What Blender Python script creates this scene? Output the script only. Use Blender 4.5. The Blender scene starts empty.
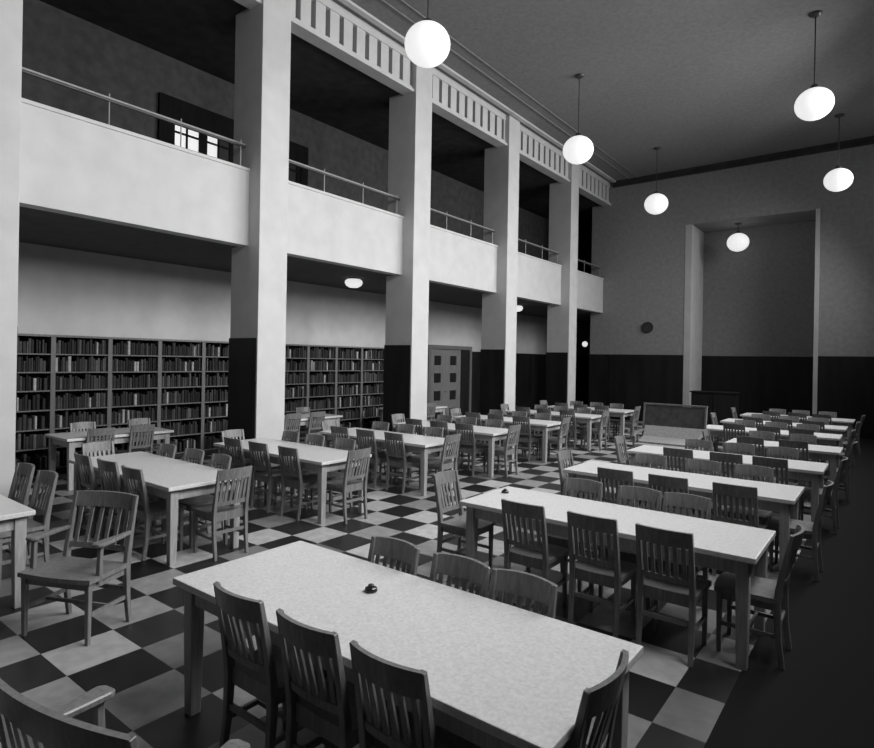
import bpy, bmesh, math, random
from mathutils import Vector, Matrix

random.seed(7)
S = bpy.context.scene
COL = S.collection
PI = math.pi

# ------------------------------------------------------------------ materials (all greys: the photograph is monochrome)
def mat(name, v, rough=0.6, spec=0.4, var=0.15, scale=6.0, stretch=(1, 1, 1), bump=0.0):
    m = bpy.data.materials.new(name); m.use_nodes = True
    n = m.node_tree.nodes; l = m.node_tree.links
    b = n['Principled BSDF']
    b.inputs['Roughness'].default_value = rough
    b.inputs['Specular IOR Level'].default_value = spec
    tc = n.new('ShaderNodeTexCoord'); mp = n.new('ShaderNodeMapping')
    mp.inputs['Scale'].default_value = stretch
    nz = n.new('ShaderNodeTexNoise'); nz.inputs['Scale'].default_value = scale
    nz.inputs['Detail'].default_value = 6
    cr = n.new('ShaderNodeValToRGB')
    lo, hi = v * (1 - var), v * (1 + var)
    cr.color_ramp.elements[0].position = 0.3; cr.color_ramp.elements[0].color = (lo, lo, lo, 1)
    cr.color_ramp.elements[1].position = 0.7; cr.color_ramp.elements[1].color = (hi, hi, hi, 1)
    l.new(tc.outputs['Object'], mp.inputs['Vector']); l.new(mp.outputs['Vector'], nz.inputs['Vector'])
    l.new(nz.outputs['Fac'], cr.inputs['Fac']); l.new(cr.outputs['Color'], b.inputs['Base Color'])
    if bump:
        bp = n.new('ShaderNodeBump'); bp.inputs['Strength'].default_value = bump; bp.inputs['Distance'].default_value = 0.01
        l.new(nz.outputs['Fac'], bp.inputs['Height']); l.new(bp.outputs['Normal'], b.inputs['Normal'])
    return m

def emit(name, v, strength=1.0):
    m = bpy.data.materials.new(name); m.use_nodes = True
    b = m.node_tree.nodes['Principled BSDF']
    b.inputs['Base Color'].default_value = (0.6, 0.6, 0.6, 1)
    b.inputs['Emission Color'].default_value = (v, v, v, 1)
    b.inputs['Emission Strength'].default_value = strength
    return m

M = dict(
    plaster=mat('plaster_white', 0.50, 0.9, 0.2, 0.06, 3),
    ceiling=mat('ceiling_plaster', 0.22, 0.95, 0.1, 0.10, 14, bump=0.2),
    endwall=mat('end_wall_plaster', 0.28, 0.95, 0.1, 0.12, 9),
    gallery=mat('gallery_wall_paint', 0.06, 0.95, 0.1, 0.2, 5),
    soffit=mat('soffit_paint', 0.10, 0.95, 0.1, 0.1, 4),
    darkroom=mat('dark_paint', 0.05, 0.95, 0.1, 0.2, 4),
    wainscot=mat('dark_wainscot', 0.012, 0.5, 0.25, 0.4, 4, (1, 1, 0.15)),
    wood=mat('chair_wood', 0.165, 0.36, 0.5, 0.25, 9, (6, 6, 0.6)),
    table=mat('table_top', 0.61, 0.36, 0.5, 0.12, 60),
    tablewood=mat('table_wood', 0.34, 0.45, 0.4, 0.2, 9, (6, 6, 0.6)),
    case=mat('bookcase_wood', 0.13, 0.5, 0.4, 0.2, 7, (4, 4, 0.5)),
    caseback=mat('bookcase_back', 0.03, 0.8, 0.2, 0.2, 7),
    metal=mat('rail_metal', 0.25, 0.3, 0.6, 0.1, 10),
    darkmetal=mat('dark_metal', 0.04, 0.4, 0.5, 0.2, 10),
    ink=mat('dark_glass', 0.02, 0.2, 0.5, 0.1, 10),
    darkwood=mat('dark_wood', 0.008, 0.9, 0.08, 0.3, 7, (5, 5, 0.6)),
    doorwood=mat('door_wood', 0.17, 0.5, 0.4, 0.2, 7, (5, 5, 0.6)),
    backpanel=mat('bench_back_panel', 0.07, 0.6, 0.3, 0.3, 12),
    bench=mat('bench_wood', 0.16, 0.5, 0.4, 0.25, 8, (0.6, 5, 5)),
    globe=emit('globe_glass_lit', 1.0, 0.78),
    lit=emit('lit_window_glass', 1.0, 0.5),
)
BOOK = [mat('book_cloth_%d' % i, v, 0.7, 0.3, 0.2, 12) for i, v in enumerate((0.012, 0.02, 0.035, 0.06, 0.11, 0.40))]

def floor_mat():
    m = bpy.data.materials.new('checker_floor_tile'); m.use_nodes = True
    n = m.node_tree.nodes; l = m.node_tree.links; b = n['Principled BSDF']
    tc = n.new('ShaderNodeTexCoord'); mp = n.new('ShaderNodeMapping')
    PX, PY = 0.4275, 0.46
    mp.inputs['Location'].default_value = (4.45 / PX + 100, -1.98 / PY + 100, 0.5)
    mp.inputs['Scale'].default_value = (1 / PX, 1 / PY, 0)
    l.new(tc.outputs['Object'], mp.inputs['Vector'])
    ck = n.new('ShaderNodeTexChecker'); ck.inputs['Scale'].default_value = 1.0
    ck.inputs['Color1'].default_value = (0.36, 0.36, 0.36, 1); ck.inputs['Color2'].default_value = (0.018, 0.018, 0.018, 1)
    l.new(mp.outputs['Vector'], ck.inputs['Vector'])
    fl = n.new('ShaderNodeVectorMath'); fl.operation = 'FLOOR'
    l.new(mp.outputs['Vector'], fl.inputs[0])
    wn = n.new('ShaderNodeTexWhiteNoise'); wn.noise_dimensions = '3D'
    l.new(fl.outputs['Vector'], wn.inputs['Vector'])
    mr = n.new('ShaderNodeMapRange'); mr.inputs['To Min'].default_value = 0.35; mr.inputs['To Max'].default_value = 1.35
    l.new(wn.outputs['Value'], mr.inputs['Value'])
    nz = n.new('ShaderNodeTexNoise'); nz.inputs['Scale'].default_value = 9; nz.inputs['Detail'].default_value = 8
    l.new(tc.outputs['Object'], nz.inputs['Vector'])
    mr2 = n.new('ShaderNodeMapRange'); mr2.inputs['To Min'].default_value = 0.6; mr2.inputs['To Max'].default_value = 1.4
    l.new(nz.outputs['Fac'], mr2.inputs['Value'])
    mu = n.new('ShaderNodeMath'); mu.operation = 'MULTIPLY'
    l.new(mr.outputs['Result'], mu.inputs[0]); l.new(mr2.outputs['Result'], mu.inputs[1])
    vm = n.new('ShaderNodeVectorMath'); vm.operation = 'SCALE'
    l.new(ck.outputs['Color'], vm.inputs[0]); l.new(mu.outputs['Value'], vm.inputs['Scale'])
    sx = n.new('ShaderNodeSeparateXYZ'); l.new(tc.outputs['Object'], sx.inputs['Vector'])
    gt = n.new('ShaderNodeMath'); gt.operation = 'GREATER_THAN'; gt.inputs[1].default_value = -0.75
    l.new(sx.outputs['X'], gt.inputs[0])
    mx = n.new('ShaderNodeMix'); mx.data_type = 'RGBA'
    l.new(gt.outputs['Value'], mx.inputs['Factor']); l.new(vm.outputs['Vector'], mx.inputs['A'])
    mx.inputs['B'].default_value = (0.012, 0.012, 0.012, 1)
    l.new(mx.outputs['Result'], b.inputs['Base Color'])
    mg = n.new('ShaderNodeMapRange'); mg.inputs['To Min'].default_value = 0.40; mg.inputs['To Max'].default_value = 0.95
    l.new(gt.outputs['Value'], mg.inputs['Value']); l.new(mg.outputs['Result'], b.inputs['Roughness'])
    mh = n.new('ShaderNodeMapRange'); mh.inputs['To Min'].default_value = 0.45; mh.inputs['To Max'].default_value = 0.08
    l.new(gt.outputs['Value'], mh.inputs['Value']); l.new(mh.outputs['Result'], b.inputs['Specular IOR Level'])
    return m
M['floor'] = floor_mat()

# ------------------------------------------------------------------ mesh helpers
class MB:
    def __init__(self): self.bm = bmesh.new()
    def box(self, x0, x1, y0, y1, z0, z1, bev=0.0):
        t = bmesh.new()
        bmesh.ops.create_cube(t, size=1.0)
        bmesh.ops.scale(t, vec=(x1 - x0, y1 - y0, z1 - z0), verts=t.verts)
        bmesh.ops.translate(t, vec=((x0 + x1) / 2, (y0 + y1) / 2, (z0 + z1) / 2), verts=t.verts)
        if bev: bmesh.ops.bevel(t, geom=t.edges[:], offset=bev, segments=2, affect='EDGES', profile=0.6)
        self._add(t); return self
    def _add(self, t):
        me = bpy.data.meshes.new('tmp'); t.to_mesh(me); t.free()
        self.bm.from_mesh(me); bpy.data.meshes.remove(me)
    def sweep(self, pts, sizes, up=(0, 1, 0), bev=0.0):
        """rectangular bar through pts; sizes = (w,h) or a list of them; w is along side = dir x up"""
        t = bmesh.new(); rings = []
        n = len(pts); pts = [Vector(p) for p in pts]
        for i, p in enumerate(pts):
            d = (pts[min(i + 1, n - 1)] - pts[max(i - 1, 0)]).normalized()
            s = d.cross(Vector(up)).normalized(); u = s.cross(d).normalized()
            w, h = sizes[i] if isinstance(sizes, list) else sizes
            rings.append([t.verts.new(p + s * (a * w / 2) + u * (b * h / 2)) for a, b in ((-1, -1), (1, -1), (1, 1), (-1, 1))])
        for a, b in zip(rings, rings[1:]):
            for k in range(4): t.faces.new((a[k], a[(k + 1) % 4], b[(k + 1) % 4], b[k]))
        t.faces.new(rings[0][::-1]); t.faces.new(rings[-1])
        bmesh.ops.recalc_face_normals(t, faces=t.faces)
        if bev: bmesh.ops.bevel(t, geom=t.edges[:], offset=bev, segments=1, affect='EDGES')
        self._add(t); return self
    def tube(self, p, q, r, seg=12):
        t = bmesh.new(); p, q = Vector(p), Vector(q); d = q - p
        bmesh.ops.create_cone(t, cap_ends=True, segments=seg, radius1=r, radius2=r, depth=d.length)
        bmesh.ops.transform(t, matrix=Matrix.Translation((p + q) / 2) @ d.to_track_quat('Z', 'Y').to_matrix().to_4x4(), verts=t.verts)
        self._add(t); return self
    def lathe(self, prof, seg=32, c=(0, 0, 0)):
        t = bmesh.new(); rings = []
        for r, z in prof:
            if r < 1e-5: rings.append([t.verts.new((c[0], c[1], c[2] + z))])
            else: rings.append([t.verts.new((c[0] + r * math.cos(2 * PI * k / seg), c[1] + r * math.sin(2 * PI * k / seg), c[2] + z)) for k in range(seg)])
        for a, b in zip(rings, rings[1:]):
            for k in range(seg):
                j = (k + 1) % seg
                if len(a) == 1 and len(b) > 1: t.faces.new((a[0], b[j], b[k]))
                elif len(b) == 1 and len(a) > 1: t.faces.new((a[k], a[j], b[0]))
                elif len(a) > 1: t.faces.new((a[k], a[j], b[j], b[k]))
        bmesh.ops.recalc_face_normals(t, faces=t.faces)
        for f in t.faces: f.smooth = True
        self._add(t); return self
    def mesh(self, name, m):
        me = bpy.data.meshes.new(name); self.bm.to_mesh(me); self.bm.free()
        me.materials.append(m); return me
    def build(self, name, m, parent=None):
        o = bpy.data.objects.new(name, self.mesh(name, m)); COL.objects.link(o)
        if parent: o.parent = parent
        return o

def tag(o, label=None, cat=None, group=None, kind=None):
    if label: o['label'] = label
    if cat: o['category'] = cat
    if group: o['group'] = group
    if kind: o['kind'] = kind
    return o

def empty(name, loc=(0, 0, 0), rz=0):
    o = bpy.data.objects.new(name, None); COL.objects.link(o)
    o.location = loc; o.rotation_euler = (0, 0, rz); o.empty_display_size = 0.1
    return o

def struct(name, mb, m, label, cat='wall', parent=None):
    o = mb.build(name, m, parent)
    if parent is None: tag(o, label, cat, kind='structure')
    return o

def copy_tree(o, parent=None):
    c = o.copy(); COL.objects.link(c)
    if parent: c.parent = parent
    for ch in list(o.children): copy_tree(ch, c)
    return c

ORD = ['first', 'second', 'third', 'fourth', 'fifth', 'sixth', 'seventh', 'eighth', 'ninth', 'tenth', 'eleventh', 'twelfth',
       'thirteenth', 'fourteenth', 'fifteenth', 'sixteenth', 'seventeenth', 'eighteenth', 'nineteenth', 'twentieth', 'twenty-first', 'twenty-second', 'twenty-third']

# ------------------------------------------------------------------ dimensions of the room
XC = -8.0            # room face of the columns
XE = 1.0             # window wall
YE = 20.55           # end wall
YB = -3.2            # wall behind the photographer
ZC = 8.47            # ceiling
ZB0, ZB1 = 3.80, 5.05  # gallery front
ZF = 7.64            # underside of frieze
YA = 27.0            # end of the side aisle
WAIN = 2.30
AX0, AX1, AZ, AY = -5.28, -1.80, 6.62, 22.1   # alcove

COLS = [2.44 + 3.81 * k for k in range(-1, 5)]   # far edge of each column
CW = 0.55

# floor / ceiling
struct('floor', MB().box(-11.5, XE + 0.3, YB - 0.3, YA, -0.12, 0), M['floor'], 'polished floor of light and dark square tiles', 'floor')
struct('ceiling', MB().box(-9.1, XE + 0.3, YB - 0.3, YE + 0.3, ZC, ZC + 0.2), M['ceiling'], 'high flat grey plaster ceiling above the hall', 'ceiling')
# ceiling mouldings
for i, (x, w, h) in enumerate(((-7.36, 0.035, 0.02), (-7.08, 0.03, 0.018), (-7.9, 0.12, 0.05))):
    struct('trim_%d' % (i + 1), MB().box(x - w / 2, x + w / 2, YB, YE, ZC - h, ZC + 0.01), M['plaster'] if i == 2 else M['ceiling'],
           ['outer thin moulding line along the ceiling near the frieze', 'inner thin moulding line along the ceiling near the frieze', 'plaster cove where ceiling meets the frieze'][i], 'moulding')

# columns
for k, y1 in enumerate(COLS):
    y0 = y1 - CW
    c = MB().box(XC - 0.76, XC, y0, y1, 0, ZC, 0.006).build('column', M['plaster'])
    tag(c, ('white square column at the frame edge, first of the column line', 'white square column, %s of the column line' % ORD[k])[k > 1]
        if k else 'white square column behind the camera position', 'column', kind='structure')
    MB().box(XC - 0.775, XC - 0.03, y0 - 0.012, y1 + 0.012, 0, WAIN).build('wainscot_panel', M['wainscot'], c)
    if k >= 1:
        c['label'] = 'white square column with dark side panelling, %s of the column line' % ORD[k - 1]
# corner pier at the end wall
c = MB().box(XC - 0.76, XC, YE, YE + 0.6, 0, ZC).build('column', M['endwall'])
tag(c, 'grey corner pier where the column line meets the end wall', 'column', kind='structure')
MB().box(XC - 0.775, XC - 0.0, YE - 0.012, YE + 0.612, 0, WAIN).build('wainscot_panel', M['wainscot'], c)

# gallery front, slab, frieze bay by bay is one continuous structure
g = MB().box(-8.52, -8.3, YB, YE + 0.3, ZB0, ZB1 - 0.05)
g.box(-8.56, -8.28, YB, YE + 0.3, ZB1 - 0.05, ZB1, 0.008)
struct('wall_gallery_front', g, M['plaster'], 'long white balcony front running behind the columns', 'balcony')
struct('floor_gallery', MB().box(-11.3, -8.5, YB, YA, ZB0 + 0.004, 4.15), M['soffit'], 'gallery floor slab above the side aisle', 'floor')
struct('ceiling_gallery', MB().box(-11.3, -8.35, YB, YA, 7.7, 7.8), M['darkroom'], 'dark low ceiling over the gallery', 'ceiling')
fr = MB()
fr.box(-8.34, -8.1, YB, YE, ZF, 7.77)
fr.box(-8.28, -8.1, YB, YE, 8.30, ZC)
fr.box(-8.10, -8.05, YB, YE, ZF, ZF + 0.06)
y = YB
yy = 6.54
while yy > YB: yy -= 0.335
while yy < YE:
    fr.box(-8.27, -8.12, yy, min(yy + 0.225, YE), 7.77, 8.30)
    yy += 0.335
struct('trim_4', fr, M['plaster'], 'pale frieze pierced by a row of narrow dark slots under the ceiling', 'frieze')
struct('wall_frieze_back', MB().box(-9.1, -9.0, YB, YE, 7.8, ZC), M['darkroom'], 'dark backing panel standing in for the shade behind the pierced frieze', 'wall')  # dark sheet put in so the slots read as black shade

# rear wall of aisle and gallery
struct('wall_aisle', MB().box(-11.5, -11.3, YB, YA, 0, ZB0 + 0.02), M['plaster'], 'white rear wall of the aisle above the bookcases', 'wall')
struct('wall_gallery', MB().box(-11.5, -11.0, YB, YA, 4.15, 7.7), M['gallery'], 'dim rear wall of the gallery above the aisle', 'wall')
struct('baseboard_aisle', MB().box(-11.3, -11.24, 12.9, 14.1, 0, WAIN).box(-11.3, -11.24, 16.45, YA, 0, WAIN), M['wainscot'], 'dark wainscot on the rear wall beside the aisle door', 'wainscot')
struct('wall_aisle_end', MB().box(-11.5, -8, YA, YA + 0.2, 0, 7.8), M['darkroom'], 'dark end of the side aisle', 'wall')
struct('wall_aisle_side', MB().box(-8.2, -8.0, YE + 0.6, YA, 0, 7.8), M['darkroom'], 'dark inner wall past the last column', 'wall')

# end wall with tall alcove
e = MB()
e.box(XC, AX0, YE, YE + 0.3, 0, ZC)
e.box(AX1, XE + 0.3, YE, YE + 0.3, 0, ZC)
e.box(AX0, AX1, YE, YE + 0.3, AZ, ZC)
struct('wall_end', e, M['endwall'], 'tall grey end wall around a central alcove', 'wall')
a = MB()
a.box(AX0 - 0.2, AX1 + 0.2, AY, AY + 0.2, 0, AZ + 0.2)
a.box(AX1, AX1 + 0.2, YE + 0.3, AY, 0, AZ + 0.2)
a.box(AX0 - 0.2, AX1 + 0.2, YE + 0.3, AY, AZ, AZ + 0.2)
struct('wall_alcove', a, mat('alcove_plaster', 0.26, 0.95, 0.1, 0.12, 9), 'dim back of the tall alcove in the end wall', 'wall')
struct('trim_5', MB().box(AX0 - 0.2, AX0 + 0.004, YE - 0.01, AY, 0, AZ), M['plaster'], 'pale inner reveal on the column side of the alcove', 'reveal')
struct('trim_6', MB().box(AX1 - 0.02, AX1 + 0.09, YE - 0.09, YE + 0.02, 0, AZ), M['plaster'], 'thin pale upright on the outer edge of the alcove', 'casing')
struct('baseboard_end', MB().box(XC, AX0 - 0.2, YE - 0.03, YE, 0, WAIN).box(AX1 + 0.09, XE, YE - 0.03, YE, 0, WAIN).box(AX0, AX1, AY - 0.03, AY, 0, WAIN),
       M['wainscot'], 'dark wainscot across the foot of the end wall and alcove', 'wainscot')
struct('trim_7', MB().box(XC, XE, YE - 0.12, YE, ZC - 0.10, ZC).box(XC, XE, YE - 0.05, YE, ZC - 0.2, ZC - 0.1), M['darkroom'], 'dark cornice strip painted as the shadow gap between ceiling and end wall', 'cornice')  # shadow gap under the ceiling, given as dark-coloured strips

# wall behind the photographer and the window wall with five tall windows
struct('wall_back', MB().box(-11.5, XE + 0.3, YB - 0.3, YB, 0, ZC), M['darkroom'], 'wall behind the photographer', 'wall')
WY = [3.7, 7.4, 11.1, 14.6, 17.9]; WW, WZ0, WZ1 = 2.5, 4.3, 7.7
w = MB()
w.box(XE, XE + 0.3, YB, YE, 0, WZ0); w.box(XE, XE + 0.3, YB, YE, WZ1, ZC)
ys = [YB] + [v for c in WY for v in (c - WW / 2, c + WW / 2)] + [YE]
for i in range(0, len(ys), 2): w.box(XE, XE + 0.3, ys[i], ys[i + 1], WZ0, WZ1)
struct('wall_window_side', w, M['darkroom'], 'outer wall with a row of tall high windows', 'wall')
glass = bpy.data.materials.new('window_glass'); glass.use_nodes = True
gn = glass.node_tree.nodes; gl = glass.node_tree.links
gt = gn.new('ShaderNodeBsdfTransparent'); gg = gn.new('ShaderNodeBsdfGlossy'); gg.inputs['Roughness'].default_value = 0.02
gm = gn.new('ShaderNodeMixShader'); gm.inputs['Fac'].default_value = 0.06
gl.new(gt.outputs[0], gm.inputs[1]); gl.new(gg.outputs[0], gm.inputs[2]); gl.new(gm.outputs[0], gn['Material Output'].inputs['Surface'])
for i, cy in enumerate(WY):
    f = MB(); y0, y1 = cy - WW / 2, cy + WW / 2
    for v in (y0 + 0.04, cy, y1 - 0.04): f.box(XE + 0.1, XE + 0.16, v - 0.04, v + 0.04, WZ0, WZ1)
    for v in (WZ0 + 0.04, WZ0 + 1.2, WZ0 + 2.4, WZ1 - 0.04): f.box(XE + 0.1, XE + 0.16, y0, y1, v - 0.04, v + 0.04)
    fo = struct('window_%d' % (i + 1), f, M['darkmetal'], 'tall window in the outer wall, %s along' % ORD[i], 'window')
    MB().box(XE + 0.125, XE + 0.135, y0, y1, WZ0, WZ1).build('pane', glass, fo)
    ld = bpy.data.lights.new('daylight', 'AREA'); ld.shape = 'RECTANGLE'
    ld.size = WZ1 - WZ0; ld.size_y = WW; ld.energy = (410, 330, 400, 490, 330)[i]; ld.spread = math.radians(140)
    lo = bpy.data.objects.new('daylight', ld); COL.objects.link(lo)
    lo.location = (XE + 0.28, cy, (WZ0 + WZ1) / 2); lo.rotation_euler = (0, PI / 2 - math.radians(29), math.radians((19, 24, 24, 22, 26)[i]))

# ------------------------------------------------------------------ gallery railings
for k in range(5):
    ya, yb = COLS[k] + 0.02, COLS[k + 1] - CW - 0.02
    if k == 4: pass
    r = empty('gallery_railing', (-8.4, ya, ZB1))
    tag(r, 'thin metal handrail on the balcony front, %s bay along from the first column' % ORD[k - 1] if k else 'thin metal handrail on the balcony front before the first column', 'railing', 'balcony handrails')
    L = yb - ya
    MB().tube((0, 0, 0.40), (0, L, 0.40), 0.016).build('handrail', M['metal'], r)
    MB().tube((0, 0, 0.367), (0, L, 0.367), 0.02).build('lower_rail', M['darkmetal'], r)
    for t in (0.08, L * 0.345, L * 0.66, L - 0.08):
        MB().tube((0, t, 0), (0, t, 0.46), 0.010, 8).lathe([(0.03, 0), (0.03, 0.015), (0.015, 0.02)], 10, (0, t, 0)).build('post', M['metal'], r)
ya = COLS[5] + 0.02
r = empty('gallery_railing', (-8.4, ya, ZB1)); L = YE - ya - 0.05
tag(r, 'short metal handrail on the balcony front beside the end wall', 'railing', 'balcony handrails')
MB().tube((0, 0, 0.40), (0, L, 0.40), 0.016).build('handrail', M['metal'], r)
MB().tube((0, 0, 0.367), (0, L, 0.367), 0.02).build('lower_rail', M['darkmetal'], r)
for t in (0.08, L * 0.5, L - 0.08): MB().tube((0, t, 0), (0, t, 0.46), 0.010, 8).build('post', M['metal'], r)

# ------------------------------------------------------------------ gallery doors
def gallery_door(idx, y0, y1, lit, label):
    z0, z1 = 4.15, 6.93
    f = MB().box(-11.0, -10.93, y0, y0 + 0.26, z0, z1).box(-11.0, -10.93, y1 - 0.2, y1, z0, z1).box(-11.0, -10.93, y0 + 0.26, y1 - 0.2, 6.47, z1)
    d = struct('door_%d' % idx, f, M['darkwood'], label, 'door')
    a, b = y0 + 0.26, y1 - 0.2; n = 2 if b - a > 0.8 else 1; lw = (b - a) / n
    for j in range(n):
        la, lb = a + j * lw, a + (j + 1) * lw
        lf = MB().box(-10.995, -10.955, la, lb, z0, 5.3)
        for (u, v) in ((la, la + 0.06), (lb - 0.12, lb)): lf.box(-10.995, -10.955, u, v, 5.3, 6.47)
        mid = (la + lb - 0.06) / 2
        lf.box(-10.99, -10.96, mid - 0.02, mid + 0.02, 5.3, 6.47)
        for z in (5.3, 5.68, 6.02, 6.30, 6.45): lf.box(-10.99, -10.96, la, lb, z - 0.02, z + 0.02)
        leaf = lf.build('door_leaf', M['darkwood'], d)
        if lit:
            MB().box(-10.985, -10.975, la + 0.06, (lb - 0.12) if j == 0 else mid, 5.3, 6.45).build('lit_pane', M['lit'], leaf)
            if j: MB().box(-10.985, -10.975, mid, lb - 0.12, 5.3, 6.45).build('dark_pane', M['ink'], leaf)
        else:
            MB().box(-10.985, -10.975, la + 0.06, lb - 0.12, 5.3, 6.45).build('dark_pane', M['ink'], leaf)
gallery_door(1, 5.54, 7.36, True, 'dark double door with lit panes on the gallery')
gallery_door(2, 7.9, 9.1, False, 'dark unlit door on the gallery past the second column')

# aisle double door
d = struct('door_3', MB().box(-11.3, -11.18, 14.1, 14.22, 0, 2.46).box(-11.3, -11.18, 16.33, 16.45, 0, 2.46).box(-11.3, -11.18, 14.22, 16.33, 2.34, 2.46), M['case'],
           'aisle double door with small square panes beyond the bookcases', 'door')
for j, (ya, yb) in enumerate(((14.22, 15.05), (15.05, 15.88))):
    lf = MB(); m0, m1 = ya + 0.24, yb - 0.24
    lf.box(-11.3, -11.24, ya, m0, 0, 2.34).box(-11.3, -11.24, m1, yb, 0, 2.34)
    zs = [0, 0.15, 0.45, 0.72, 1.02, 1.28, 1.58, 1.83]
    for q in range(0, len(zs), 2): lf.box(-11.3, -11.24, m0, m1, zs[q], zs[q + 1])
    lf.box(-11.3, -11.24, m0, m1, 2.13, 2.34)
    leaf = lf.build('door_leaf', M['doorwood'], d)
    MB().box(-11.285, -11.275, m0, m1, 0.1, 2.2).build('dark_pane', M['ink'], leaf)
    MB().tube((-11.24, yb - 0.06 if j == 0 else ya + 0.06, 1.0), (-11.19, yb - 0.06 if j == 0 else ya + 0.06, 1.0), 0.02).build('door_handle', M['metal'], leaf)
MB().box(-11.3, -11.22, 15.88, 16.33, 0, 2.34).build('side_panel', M['wainscot'], d)

# ------------------------------------------------------------------ bookcases
BX0, BX1 = -11.295, -11.0
UW = 0.9
SH = [0.10, 0.44, 0.75, 1.065, 1.385, 1.69, 1.99, 2.27]
UN = [3.87 + UW * k for k in range(-1, 10)]
def make_bookcase():
    r = empty('bookcase')
    for (u, v) in ((0, 0.035), (UW - 0.035, UW)): MB().box(BX0, BX1, u, v, 0, 2.27).build('side_panel', M['case'], r)
    MB().box(BX0, BX0 + 0.012, 0.035, UW - 0.035, 0.1, 2.27).build('back_panel', M['caseback'], r)
    MB().box(BX0, BX1 + 0.015, 0, UW, 2.27, 2.305).build('cornice', M['case'], r)
    MB().box(BX0, BX1 - 0.02, 0.035, UW - 0.035, 0, 0.10).build('plinth', M['caseback'], r)
    for z in SH[:-1]: MB().box(BX0 + 0.012, BX1 - 0.005, 0.035, UW - 0.035, z - 0.02, z).build('shelf', M['case'], r)
    return r
proto = make_bookcase()
for i, y0 in enumerate(UN):
    o = proto if i == 0 else copy_tree(proto)
    o.location = (0, y0, 0)
    tag(o, 'tall wooden bookcase full of books, %s along the aisle wall' % ORD[i], 'bookcase', 'bookcases along the aisle wall')

def book_bm(mb, x1, y0, th, z0, h, dp):
    """rounded-spine book standing on a shelf, spine towards +x"""
    t = bmesh.new(); prof = [(-dp, 0), (-0.012, 0), (-0.003, th * 0.18), (0, th * 0.5), (-0.003, th * 0.82), (-0.012, th), (-dp, th)]
    lo = [t.verts.new((x1 + a, y0 + b, z0)) for a, b in prof]; hi = [t.verts.new((x1 + a, y0 + b, z0 + h)) for a, b in prof]
    n = len(prof)
    for k in range(n): t.faces.new((lo[k], lo[(k + 1) % n], hi[(k + 1) % n], hi[k]))
    t.faces.new(lo[::-1]); t.faces.new(hi)
    for z in (0.16, 0.8):   # raised bands on the spine
        bmesh.ops.create_cube(t, size=1, matrix=Matrix.Translation((x1 - 0.004, y0 + th / 2, z0 + h * z)) @ Matrix.Diagonal((0.012, th * 0.8, 0.008, 1)))
    bmesh.ops.recalc_face_normals(t, faces=t.faces)
    mb._add(t)
book_proto = {}
rest = [MB() for _ in BOOK]
TONE = ['black', 'near-black', 'dark', 'dark grey', 'mid-grey', 'pale']
count = 0
for i, y0 in enumerate(UN):
    for s in range(len(SH) - 1):
        yy = y0 + 0.04; n = 0
        room = 0.31 if s else 0.30
        single = (1 <= i <= 3) and (s >= 2)
        end = y0 + UW - 0.04
        lean = random.random()
        if single:
            base = [random.uniform(0.8, 1.25) for _ in range(20)]
            k = (UW - 0.085) / sum(base); ths = [b * k for b in base]
        else:
            ths = [random.uniform(0.022, 0.055) for _ in range(40)]
        for th in ths:
            if yy + th > end: break
            h = random.uniform(0.17, 0.265); dp = random.uniform(0.15, 0.21)
            c = random.choices(range(6), (5, 6, 6, 4, 2, 1.3))[0]
            x1 = BX1 - random.uniform(0.03, 0.06)
            if not single and random.random() < 0.06: yy += th; continue
            if single:
                mb = MB(); book_bm(mb, 0, 0, th - 0.002, 0, h, dp)
                o = mb.build('book', BOOK[c]); o.location = (x1, yy, SH[s] + 0.0005)
                n += 1; count += 1
                tag(o, '%s book, %s from its near end, %s shelf down, %s bookcase along aisle wall' % (TONE[c], ORD[n - 1], ORD[6 - s], ORD[i]), 'book',
                    'books on the aisle shelves')
            else:
                book_bm(rest[c], x1, yy, th - 0.002, SH[s] + 0.0005, h, dp)
            yy += th
rm = MB()
allbm = bmesh.new(); me = bpy.data.meshes.new('shelved_books')
for k, mb in enumerate(rest):
    t = bpy.data.meshes.new('tmp')
    for f in mb.bm.faces: f.material_index = k
    mb.bm.to_mesh(t); mb.bm.free(); allbm.from_mesh(t); bpy.data.meshes.remove(t)
allbm.to_mesh(me); allbm.free()
for b in BOOK: me.materials.append(b)
o = bpy.data.objects.new('shelved_books', me); COL.objects.link(o)
tag(o, 'rows of further books filling the other shelves of the aisle bookcases', 'books', kind='stuff')

# ------------------------------------------------------------------ tables
def make_table(name, x0, x1, y0, y1, label, group, leg=0.08):
    r = empty(name, ((x0 + x1) / 2, (y0 + y1) / 2, 0)); a, b = (x1 - x0) / 2, (y1 - y0) / 2
    MB().box(-a, a, -b, b, 0.722, 0.76, 0.006).build('table_top', M['table'], r)
    i = 0.06
    ap = MB()
    ap.box(-a + i, a - i, -b + i, -b + i + 0.025, 0.62, 0.722).box(-a + i, a - i, b - i - 0.025, b - i, 0.62, 0.722)
    ap.box(-a + i, -a + i + 0.025, -b + i + 0.025, b - i - 0.025, 0.62, 0.722).box(a - i - 0.025, a - i, -b + i + 0.025, b - i - 0.025, 0.62, 0.722)
    ap.build('apron', M['tablewood'], r)
    q = 0.045
    for sx in (-1, 1):
        for sy in (-1, 1):
            cx, cy = sx * (a - q - leg / 2), sy * (b - q - leg / 2)
            MB().sweep([(cx, cy, 0), (cx, cy, 0.5), (cx, cy, 0.722)], [(leg * 0.8, leg * 0.8), (leg, leg), (leg, leg)], (0, 1, 0), 0.004).build('leg', M['tablewood'], r)
    tag(r, label, 'table', group)
    return r

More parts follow.
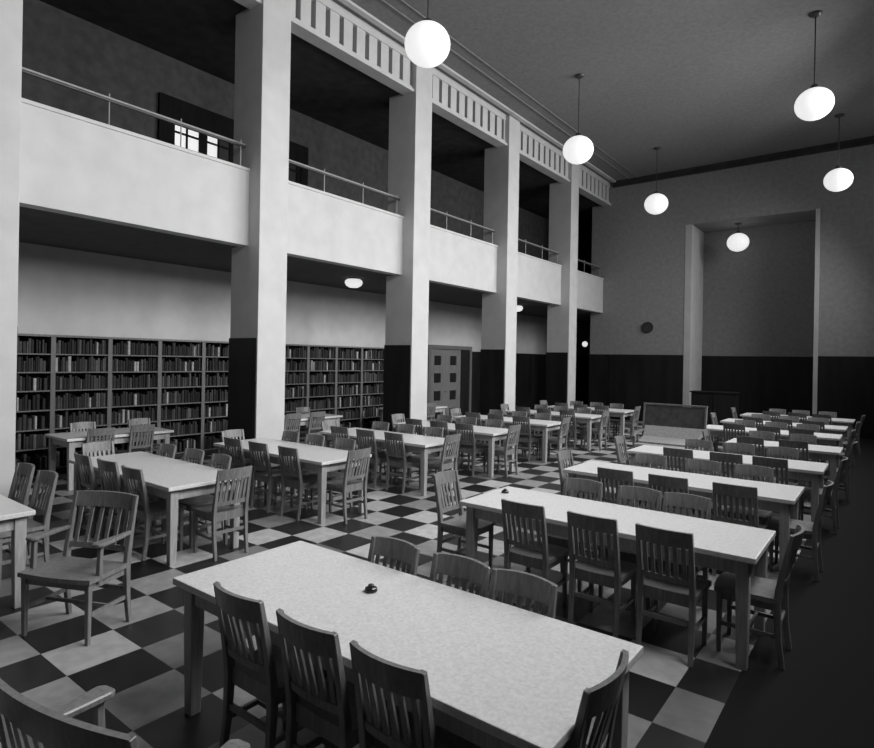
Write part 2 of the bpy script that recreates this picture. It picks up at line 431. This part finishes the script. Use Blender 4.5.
CR = [(0.92, 1.77), (2.85, 3.70), (4.72, 5.57), (6.68, 7.53), (8.52, 9.37), (10.5, 11.32), (12.65, 13.47), (14.75, 15.6)]
for i, (y0, y1) in enumerate(CR):
    make_table('reading_table', -7.62, -5.33, y0, y1, 'long pale-topped reading table, %s back in the row beside the columns' % ORD[i], 'reading tables beside the columns')
OR = [(-3.16, -0.845, 1.72, 2.62), (-3.0, -0.67, 4.25, 5.08), (-3.0, -0.69, 6.32, 7.12), (-2.97, -0.62, 8.3, 9.07), (-2.1, -0.57, 10.3, 11.05),
      (-2.98, -0.69, 12.3, 13.1), (-2.98, -0.70, 14.15, 15.0), (-2.98, -0.66, 16.3, 17.2)]
for i, (x0, x1, y0, y1) in enumerate(OR):
    make_table('reading_table', x0, x1, y0, y1,
               'large pale-topped reading table closest to the camera' if i == 0 else
               ('short pale-topped reading table beside the high-backed bench' if i == 4 else 'long pale-topped reading table, %s back in the outer row' % ORD[i]),
               'reading tables of the outer row')
AL = [(3.5, 5.1), (7.1, 8.9), (10.9, 12.7)]
for i, (y0, y1) in enumerate(AL):
    make_table('aisle_table', -10.25, -9.4, y0, y1, 'narrow reading table under the balcony, %s from the first column' % ORD[i], 'tables under the balcony')

# ------------------------------------------------------------------ chairs
def chair_parts(arm=False, w=0.39, top=0.89, zA=0.67):
    """list of (name, MB, sub parts); the chair faces +y, origin on the floor under the seat"""
    P = []
    hw = w / 2; d = 0.19
    xs = hw - 0.022
    # saddle seat
    t = bmesh.new(); nx, ny = 8, 6; grid = []
    for j in range(ny + 1):
        row = []
        for i in range(nx + 1):
            u = i / nx * 2 - 1; v = j / ny
            x = u * (hw + 0.01 * v); yv = -d + 2 * d * v + (0.02 * (1 - u * u) if v == 1 else 0)
            z = 0.452 - 0.012 * (1 - u * u) * (1 - abs(2 * v - 0.9)) + 0.004 * abs(u)
            row.append(t.verts.new((x, yv, z)))
        grid.append(row)
    for j in range(ny):
        for i in range(nx): t.faces.new((grid[j][i], grid[j][i + 1], grid[j + 1][i + 1], grid[j + 1][i]))
    r = bmesh.ops.extrude_face_region(t, geom=t.faces[:])
    for v in r['geom']:
        if isinstance(v, bmesh.types.BMVert): v.co.z = 0.424
    bmesh.ops.recalc_face_normals(t, faces=t.faces)
    s = MB(); s._add(t); P.append(('seat', s))
    f = MB()
    f.box(-hw + 0.03, hw - 0.03, d - 0.045, d - 0.025, 0.37, 0.425).box(-hw + 0.03, hw - 0.03, -d + 0.0, -d + 0.02, 0.37, 0.425)
    f.box(-hw + 0.02, -hw + 0.04, -d + 0.02, d - 0.03, 0.37, 0.425).box(hw - 0.04, hw - 0.02, -d + 0.02, d - 0.03, 0.37, 0.425)
    P.append(('seat_frame', f))
    def back_y(z): return -d - 0.0 - 0.082 * max(0, (z - 0.44) / 0.45) ** 1.15
    for sx in (-1, 1):
        zs = [0, 0.2, 0.42, 0.52, 0.64, 0.76, top]
        pts = [(sx * xs, (-d - 0.035 * (1 - z / 0.42) ** 2) if z < 0.42 else back_y(z), z) for z in zs]
        P.append(('back_post', MB().sweep(pts, [(0.030, 0.032), (0.034, 0.038), (0.038, 0.046), (0.036, 0.042), (0.034, 0.036), (0.032, 0.030), (0.030, 0.024)], (0, 1, 0), 0.003)))
    def rail(z0, z1, th, bow, crown=0.0):
        t = bmesh.new(); n = 10; L = []
        for i in range(n + 1):
            u = i / n * 2 - 1; x = u * (xs + (0.010 if z0 > 0.7 else 0)); b = -bow * (1 - u * u)
            zt = z1 + crown * (1 - u * u)
            L.append([t.verts.new((x, back_y(z) + b + o, z)) for z, o in ((z0, th / 2), (zt, th / 2), (zt, -th / 2), (z0, -th / 2))])
        for a, b in zip(L, L[1:]):
            for k in range(4): t.faces.new((a[k], a[(k + 1) % 4], b[(k + 1) % 4], b[k]))
        t.faces.new(L[0][::-1]); t.faces.new(L[-1])
        bmesh.ops.recalc_face_normals(t, faces=t.faces)
        m = MB(); m._add(t); return m
    P.append(('top_rail', rail(top - 0.105, top, 0.022, 0.04, 0.006)))
    P.append(('lower_rail', rail(0.525, 0.565, 0.018, 0.02)))
    ns = 6 if w < 0.6 else 9
    for i in range(ns):
        u = (i + 0.5) / ns * 2 - 1; x = u * (xs - 0.02)
        za, zb = 0.555, top - 0.095
        P.append(('slat', MB().sweep([(x, back_y(za) - 0.02 * (1 - u * u), za), (x, back_y(0.68) - 0.03 * (1 - u * u), 0.68), (x, back_y(zb) - 0.04 * (1 - u * u), zb)], (0.028, 0.011), (0, 1, 0))))
    for sx in (-1, 1):
        P.append(('front_leg', MB().sweep([(sx * (hw - 0.025), d - 0.03, 0), (sx * (hw - 0.025), d - 0.03, 0.425)], [(0.028, 0.028), (0.038, 0.038)], (0, 1, 0), 0.003)))
        P.append(('side_stretcher', MB().sweep([(sx * (hw - 0.025), -d - 0.01, 0.20), (sx * (hw - 0.025), d - 0.03, 0.20)], (0.018, 0.026), (0, 0, 1))))
        if arm:
            ya = back_y(zA); xa = xs + 0.012
            P.append(('arm', MB().sweep([(sx * xs, ya + 0.01, zA), (sx * xa, ya + 0.10, zA), (sx * xa, 0.0, zA), (sx * xa, 0.10, zA), (sx * xa, 0.125, zA - 0.003)],
                                       [(0.034, 0.028), (0.045, 0.028), (0.075, 0.028), (0.092, 0.028), (0.055, 0.022)], (0, 0, 1), 0.006)))
            P.append(('arm_support', MB().sweep([(sx * (hw - 0.012), 0.085, 0.40), (sx * xa, 0.075, zA - 0.012)], [(0.034, 0.034), (0.03, 0.03)], (0, 1, 0), 0.003)))
    P.append(('cross_stretcher', MB().sweep([(-hw + 0.03, -0.02, 0.20), (hw - 0.03, -0.02, 0.20)], (0.018, 0.024), (0, 0, 1))))
    P.append(('rear_stretcher', MB().sweep([(-hw + 0.03, -d - 0.005, 0.26), (hw - 0.03, -d - 0.005, 0.26)], (0.018, 0.03), (0, 0, 1))))
    return P
def make_chair(name, arm=False, w=0.39, top=0.89, zA=0.67):
    r = empty(name)
    for n, mb in chair_parts(arm, w, top, zA): mb.build(n, M['wood'], r)
    return r
def far_mesh():
    mb = MB()
    for n, p in chair_parts():
        t = bpy.data.meshes.new('tmp'); p.bm.to_mesh(t); p.bm.free(); mb.bm.from_mesh(t); bpy.data.meshes.remove(t)
    return mb.mesh('library_chair', M['wood'])

chair_proto = make_chair('library_chair')
far_me = far_mesh()
used = [False]
def place(x, y, face, label, group, jit=True):
    """face: direction the sitter looks, as an angle; 0 = +y"""
    if jit: x += random.uniform(-.02, .02); y += random.uniform(-.015, .015); face += random.uniform(-.06, .06)
    if math.hypot(x, y) > 13.5:
        o = bpy.data.objects.new('library_chair', far_me); COL.objects.link(o)
    elif not used[0]: o = chair_proto; used[0] = True
    else: o = copy_tree(chair_proto)
    o.location = (x, y, 0); o.rotation_euler = (0, 0, face)
    tag(o, label, 'chair', group)
    return o
G = 'slat-back library chairs'
# column row
for i, (y0, y1) in enumerate(CR):
    t = '%s table of the column row' % ORD[i]
    xs = (-5.90, -6.48, -7.06)
    nm = ('aisle-end', 'middle', 'column-end')
    for q, x in enumerate(xs):
        if i > 0: place(x, y0 + 0.20, 0, 'slat-back chair, %s of three on near side, %s' % (nm[q], t), G)
        xx = x - (0.27 if i == 0 else 0)
        if i == 0 and q == 2: continue
        place(xx, y1 - 0.20 + (0.30 if i == 0 else 0), PI, 'slat-back chair, %s of three on far side, %s' % (nm[q], t), G)
    if i > 0:
        ym = (y0 + y1) / 2
        place(-5.41, ym + (0.16 if i == 1 else 0), PI / 2, 'pale-lit slat-back chair at the aisle end, %s' % t, G)
        place(-7.58 if i not in (2,) else -7.55, ym, -PI / 2, 'slat-back chair at the column end, %s' % t, G)
# outer row
NEAR = [(-2.43, -1.94, -1.48), (-2.28, -1.71, -1.2), (-2.27, -1.735, -1.135), (-2.19, -1.63, -1.14), (-1.72, -1.13), (-2.3, -1.77, -1.24), (-2.3, -1.77, -1.24), (-2.3, -1.77, -1.24)]
FAR = [(-2.37, -1.88, -1.485), (-2.28, -1.75, -1.35), (-2.3, -1.70, -1.18), (-2.25, -1.68, -1.15), (-1.7, -1.14), (-2.3, -1.77, -1.24), (-2.3, -1.77, -1.24), (-2.3, -1.77, -1.24)]
NY = [1.915, 4.36, 6.29, 8.34, 10.45, 12.47, 14.35, 16.5]
FY = [2.42, 4.975, 6.995, 8.93, 10.90, 12.93, 14.8, 17.0]
for i, (x0, x1, y0, y1) in enumerate(OR):
    t = '%s table of the outer row' % ORD[i]
    for side, X, Y in (('near', NEAR[i], NY[i]), ('far', FAR[i], FY[i])):
        nm = ('aisle-end', 'middle', 'outer-end') if len(X) == 3 else ('aisle-end', 'outer-end')
        for q, x in enumerate(X):
            place(x, Y, 0 if side == 'near' else PI, 'slat-back chair, %s of %s on %s side, %s' % (nm[q], 'three' if len(X) == 3 else 'two', side, t), G, jit=i > 2)
    ym = (y0 + y1) / 2
    rx = [-1.07, -0.77, -0.74, -0.72, -0.70, -0.8, -0.8, -0.78][i]
    place(rx, ym - (0.09 if i == 0 else 0), PI / 2, 'slat-back chair at the outer end, %s' % t, G, jit=False)
    if i > 0:
        lx = [0, -3.19, -2.93, -2.96, -2.2, -2.95, -2.95, -2.95][i]
        place(lx, ym + (0.05 if i in (2, 3) else 0), -PI / 2, 'slat-back chair at the aisle end, %s' % t, G, jit=False)
# aisle tables
for i, (y0, y1) in enumerate(AL):
    for q, yy in enumerate((y0 + 0.45, y0 + 1.05)):
        n = ('near', 'far')[q]
        place(-9.6, yy, PI / 2, 'slat-back chair, %s one on column side, %s table under the balcony' % (n, ORD[i]), G)
        place(-10.05, yy + 0.42 if q else yy + 0.1, -PI / 2, 'slat-back chair, %s one on bookcase side, %s table under the balcony' % (n, ORD[i]), G)

# armchairs
a = make_chair('armchair', True, 0.58, 0.93, 0.67)
a.location = (-4.65, 1.80, 0); a.rotation_euler = (0, 0, math.atan2(-0.91, 0.42) - PI / 2)
tag(a, 'wooden armchair turned towards the camera beside the aisle', 'armchair')
a = make_chair('armchair', True, 0.70, 0.97, 0.72)
a.location = (-1.99, 0.985, 0); a.rotation_euler = (0, 0, math.atan2(0.957, -0.29) - PI / 2 - 0.10)
tag(a, 'broad dark armchair in the lower corner, seen from behind', 'armchair')

# ------------------------------------------------------------------ high-backed bench and cabinet
b = empty('high_backed_bench', (-3.25, 11.3, 0))
tag(b, 'high-backed wooden bench with arms standing in the aisle behind tables', 'bench')
hw = 0.56
MB().sweep([(-hw, 0.24, 0.45), (-hw, 0.36, 1.21)], (0.03, 0.07), (0, 1, 0)).sweep([(hw, 0.24, 0.45), (hw, 0.36, 1.21)], (0.03, 0.07), (0, 1, 0)).build('back_frame', M['wood'], b)
MB().sweep([(0, 0.24, 0.47), (0, 0.355, 1.19)], (hw * 2 - 0.03, 0.03), (0, 1, 0)).build('backrest', M['backpanel'], b)
MB().sweep([(0, -0.10, 0.515), (0, 0.14, 0.60), (0, 0.27, 0.80)], (hw * 2 - 0.08, 0.035), (0, 1, 0)).build('lower_back', M['tablewood'], b)
MB().sweep([(-hw - 0.02, 0.362, 1.215), (hw + 0.02, 0.362, 1.215)], (0.07, 0.03), (0, 0, 1)).build('top_rail', M['wood'], b)
MB().box(-hw, hw, -0.28, 0.26, 0.44, 0.50, 0.015).build('seat', M['tablewood'], b)
MB().box(-hw + 0.04, hw - 0.04, -0.24, -0.21, 0.12, 0.44).build('front_panel', M['bench'], b)
for sx in (-1, 1):
    MB().sweep([(sx * hw, 0.28, 0.72), (sx * hw, -0.05, 0.70), (sx * hw, -0.26, 0.67), (sx * hw, -0.30, 0.62)], (0.07, 0.045), (0, 0, 1), 0.008).build('arm', M['wood'], b)
    MB().sweep([(sx * hw, -0.24, 0), (sx * hw, -0.24, 0.66)], (0.05, 0.05), (0, 1, 0), 0.004).build('front_leg', M['wood'], b)
    MB().sweep([(sx * hw, 0.24, 0), (sx * hw, 0.24, 0.46)], (0.05, 0.05), (0, 1, 0), 0.004).build('rear_leg', M['wood'], b)

c = empty('low_cabinet', (-4.25, 19.4, 0))
tag(c, 'low dark cabinet standing against the end wall below the alcove', 'cabinet')
MB().box(-0.62, 0.62, -0.22, 0.25, 0.08, 1.14).build('body', M['wainscot'], c)
MB().box(-0.66, 0.66, -0.26, 0.27, 1.14, 1.18, 0.006).build('cabinet_top', M['wainscot'], c)
MB().box(-0.58, 0.58, -0.18, 0.24, 0, 0.08).build('plinth', M['wainscot'], c)
for k in range(2):
    d_ = MB().box(-0.59 + k * 0.6, -0.01 + k * 0.6, -0.245, -0.22, 0.12, 1.10, 0.004).build('door', M['wainscot'], c)
    MB().tube((-0.05 + k * 0.1, -0.245, 0.62), (-0.05 + k * 0.1, -0.275, 0.62), 0.014).build('knob', M['darkmetal'], d_)

# wall clock
k = empty('wall_clock', (-6.68, YE, 3.24))
tag(k, 'small dark round clock high on the end wall', 'clock')
def disc(r, y0, y1, name, m):
    o = MB().tube((0, -y0, 0), (0, -y1, 0), r, 28).build(name, m, k); return o
disc(0.19, 0, 0.05, 'case', M['wainscot']); disc(0.165, 0.05, 0.056, 'face', M['darkroom'])
MB().sweep([(0, -0.06, 0), (0.05, -0.06, 0.07)], (0.012, 0.004), (0, 1, 0)).build('hour_hand', M['darkmetal'], k)
MB().sweep([(0, -0.062, 0), (-0.03, -0.062, 0.13)], (0.008, 0.004), (0, 1, 0)).build('minute_hand', M['darkmetal'], k)

# ------------------------------------------------------------------ lamps
def globe(x, y, z, D, ztop, label, group, sq=0.9):
    r = empty('globe_lamp', (x, y, z)); R = D / 2
    prof = [(R * math.sin(PI * i / 20), -R * sq * math.cos(PI * i / 20)) for i in range(21)]
    R *= sq; prof[0] = (0, -R); prof[-1] = (0, R)
    MB().lathe(prof, 40).build('globe', M['globe'], r)
    MB().lathe([(0.07, R * 0.96), (0.07, R + 0.05), (0.03, R + 0.08), (0.0, R + 0.08)], 20).build('fitter_cap', M['darkmetal'], r)
    MB().tube((0, 0, R + 0.06), (0, 0, ztop - z - 0.04), 0.011, 8).build('stem', M['darkmetal'], r)
    h = ztop - z
    MB().lathe([(0.0, h - 0.06), (0.06, h - 0.055), (0.11, h - 0.015), (0.11, h)], 20).build('canopy', M['darkmetal'], r)
    tag(r, label, 'lamp', group); return r
GL = [(-5.68, 7.0, 6.81, 0.70, 'glowing globe lamp in front of the third column'), (-5.67, 12.45, 6.79, 0.68, 'glowing globe lamp hanging in front of the last column'),
      (-5.66, 18.0, 6.79, 0.68, 'glowing globe lamp over the column row, just before the end wall'), (-1.19, 12.75, 6.81, 0.63, 'large glowing globe lamp hanging highest over the outer row'),
      (-1.15, 18.26, 6.80, 0.64, 'glowing globe lamp over the outer row, just before the end wall')]
for x, y, z, D, lb in GL: globe(x, y, z, D, ZC, lb, 'globe lamps of the hall')
globe(-4.02, 21.2, 6.0, 0.66, AZ, 'small-looking glowing globe lamp inside the alcove of the end wall', 'globe lamps of the hall')
def dome(x, y, label):
    r = empty('ceiling_light', (x, y, ZB0 + 0.004))
    MB().lathe([(0.0, -0.22), (0.10, -0.21), (0.17, -0.17), (0.2, -0.11), (0.19, -0.06), (0.15, -0.03)], 28).build('bowl', M['globe'], r)
    MB().lathe([(0.15, -0.03), (0.14, 0.0), (0.0, 0.0)], 28).build('base', M['metal'], r)
    tag(r, label, 'light', 'ceiling lights under the balcony'); return r
dome(-9.6, 9.35, 'lit bowl light under the balcony between second and third columns')
dome(-9.55, 16.55, 'lit bowl light under the balcony beside the fourth column')
p = empty('pendant_light', (-9.6, 22.02, 2.72))
prof = [(0.11 * math.sin(PI * i / 12), -0.11 * math.cos(PI * i / 12)) for i in range(13)]; prof[0] = (0, -0.11); prof[-1] = (0, 0.11)
MB().lathe(prof, 20).build('globe', M['globe'], p)
MB().tube((0, 0, 0.1), (0, 0, ZB0 - 2.72 + 0.004), 0.01, 8).build('stem', M['darkmetal'], p)
tag(p, 'tiny lit pendant light at the dark end of the aisle', 'light')

# ------------------------------------------------------------------ inkwells
def inkwell(x, y, label):
    r = empty('inkwell', (x, y, 0.76))
    MB().lathe([(0, 0), (0.045, 0), (0.05, 0.01), (0.045, 0.035), (0.025, 0.045), (0.02, 0.05), (0, 0.05)], 20).build('pot', M['ink'], r)
    MB().lathe([(0, 0.05), (0.024, 0.05), (0.022, 0.062), (0, 0.066)], 16).build('lid', M['darkmetal'], r)
    r.scale = (0.7, 0.7, 0.6)
    tag(r, label, 'inkwell', 'inkwells')
inkwell(-2.18, 2.29, 'small dark inkwell on the table closest to the camera')
inkwell(-2.86, 4.80, 'small dark inkwell on the second table of the outer row')

# ------------------------------------------------------------------ world, camera
wd = bpy.data.worlds.new('World'); S.world = wd; wd.use_nodes = True
wd.node_tree.nodes['Background'].inputs['Color'].default_value = (0.9, 0.9, 0.9, 1)
wd.node_tree.nodes['Background'].inputs['Strength'].default_value = 0.5
f, yaw, roll, cx, cy = 590.17, 0.656215, 0.0173157, 437.0, 359.78
cam = bpy.data.cameras.new('Camera'); co = bpy.data.objects.new('Camera', cam); COL.objects.link(co); S.camera = co
cam.sensor_fit = 'HORIZONTAL'; cam.sensor_width = 36.0; cam.lens = 36.0 * f / 874
cam.shift_x = 0.0; cam.shift_y = (cy - 374.0) / 874
cam.clip_start = 0.05
r0 = Vector((math.cos(yaw), math.sin(yaw), 0)); fw = Vector((-math.sin(yaw), math.cos(yaw), 0)); up = Vector((0, 0, 1))
rr = r0 * math.cos(roll) + up * math.sin(roll); uu = -r0 * math.sin(roll) + up * math.cos(roll)
co.matrix_world = Matrix(((rr.x, uu.x, -fw.x, 0), (rr.y, uu.y, -fw.y, 0), (rr.z, uu.z, -fw.z, 2.0), (0, 0, 0, 1)))
S.cycles.use_denoising = True
S.cycles.max_bounces = 8
S.cycles.sample_clamp_indirect = 4
vs = S.view_settings
vs.view_transform = 'Standard'; vs.look = 'None'; vs.gamma = 1.0; vs.use_curve_mapping = False; vs.exposure = -0.1
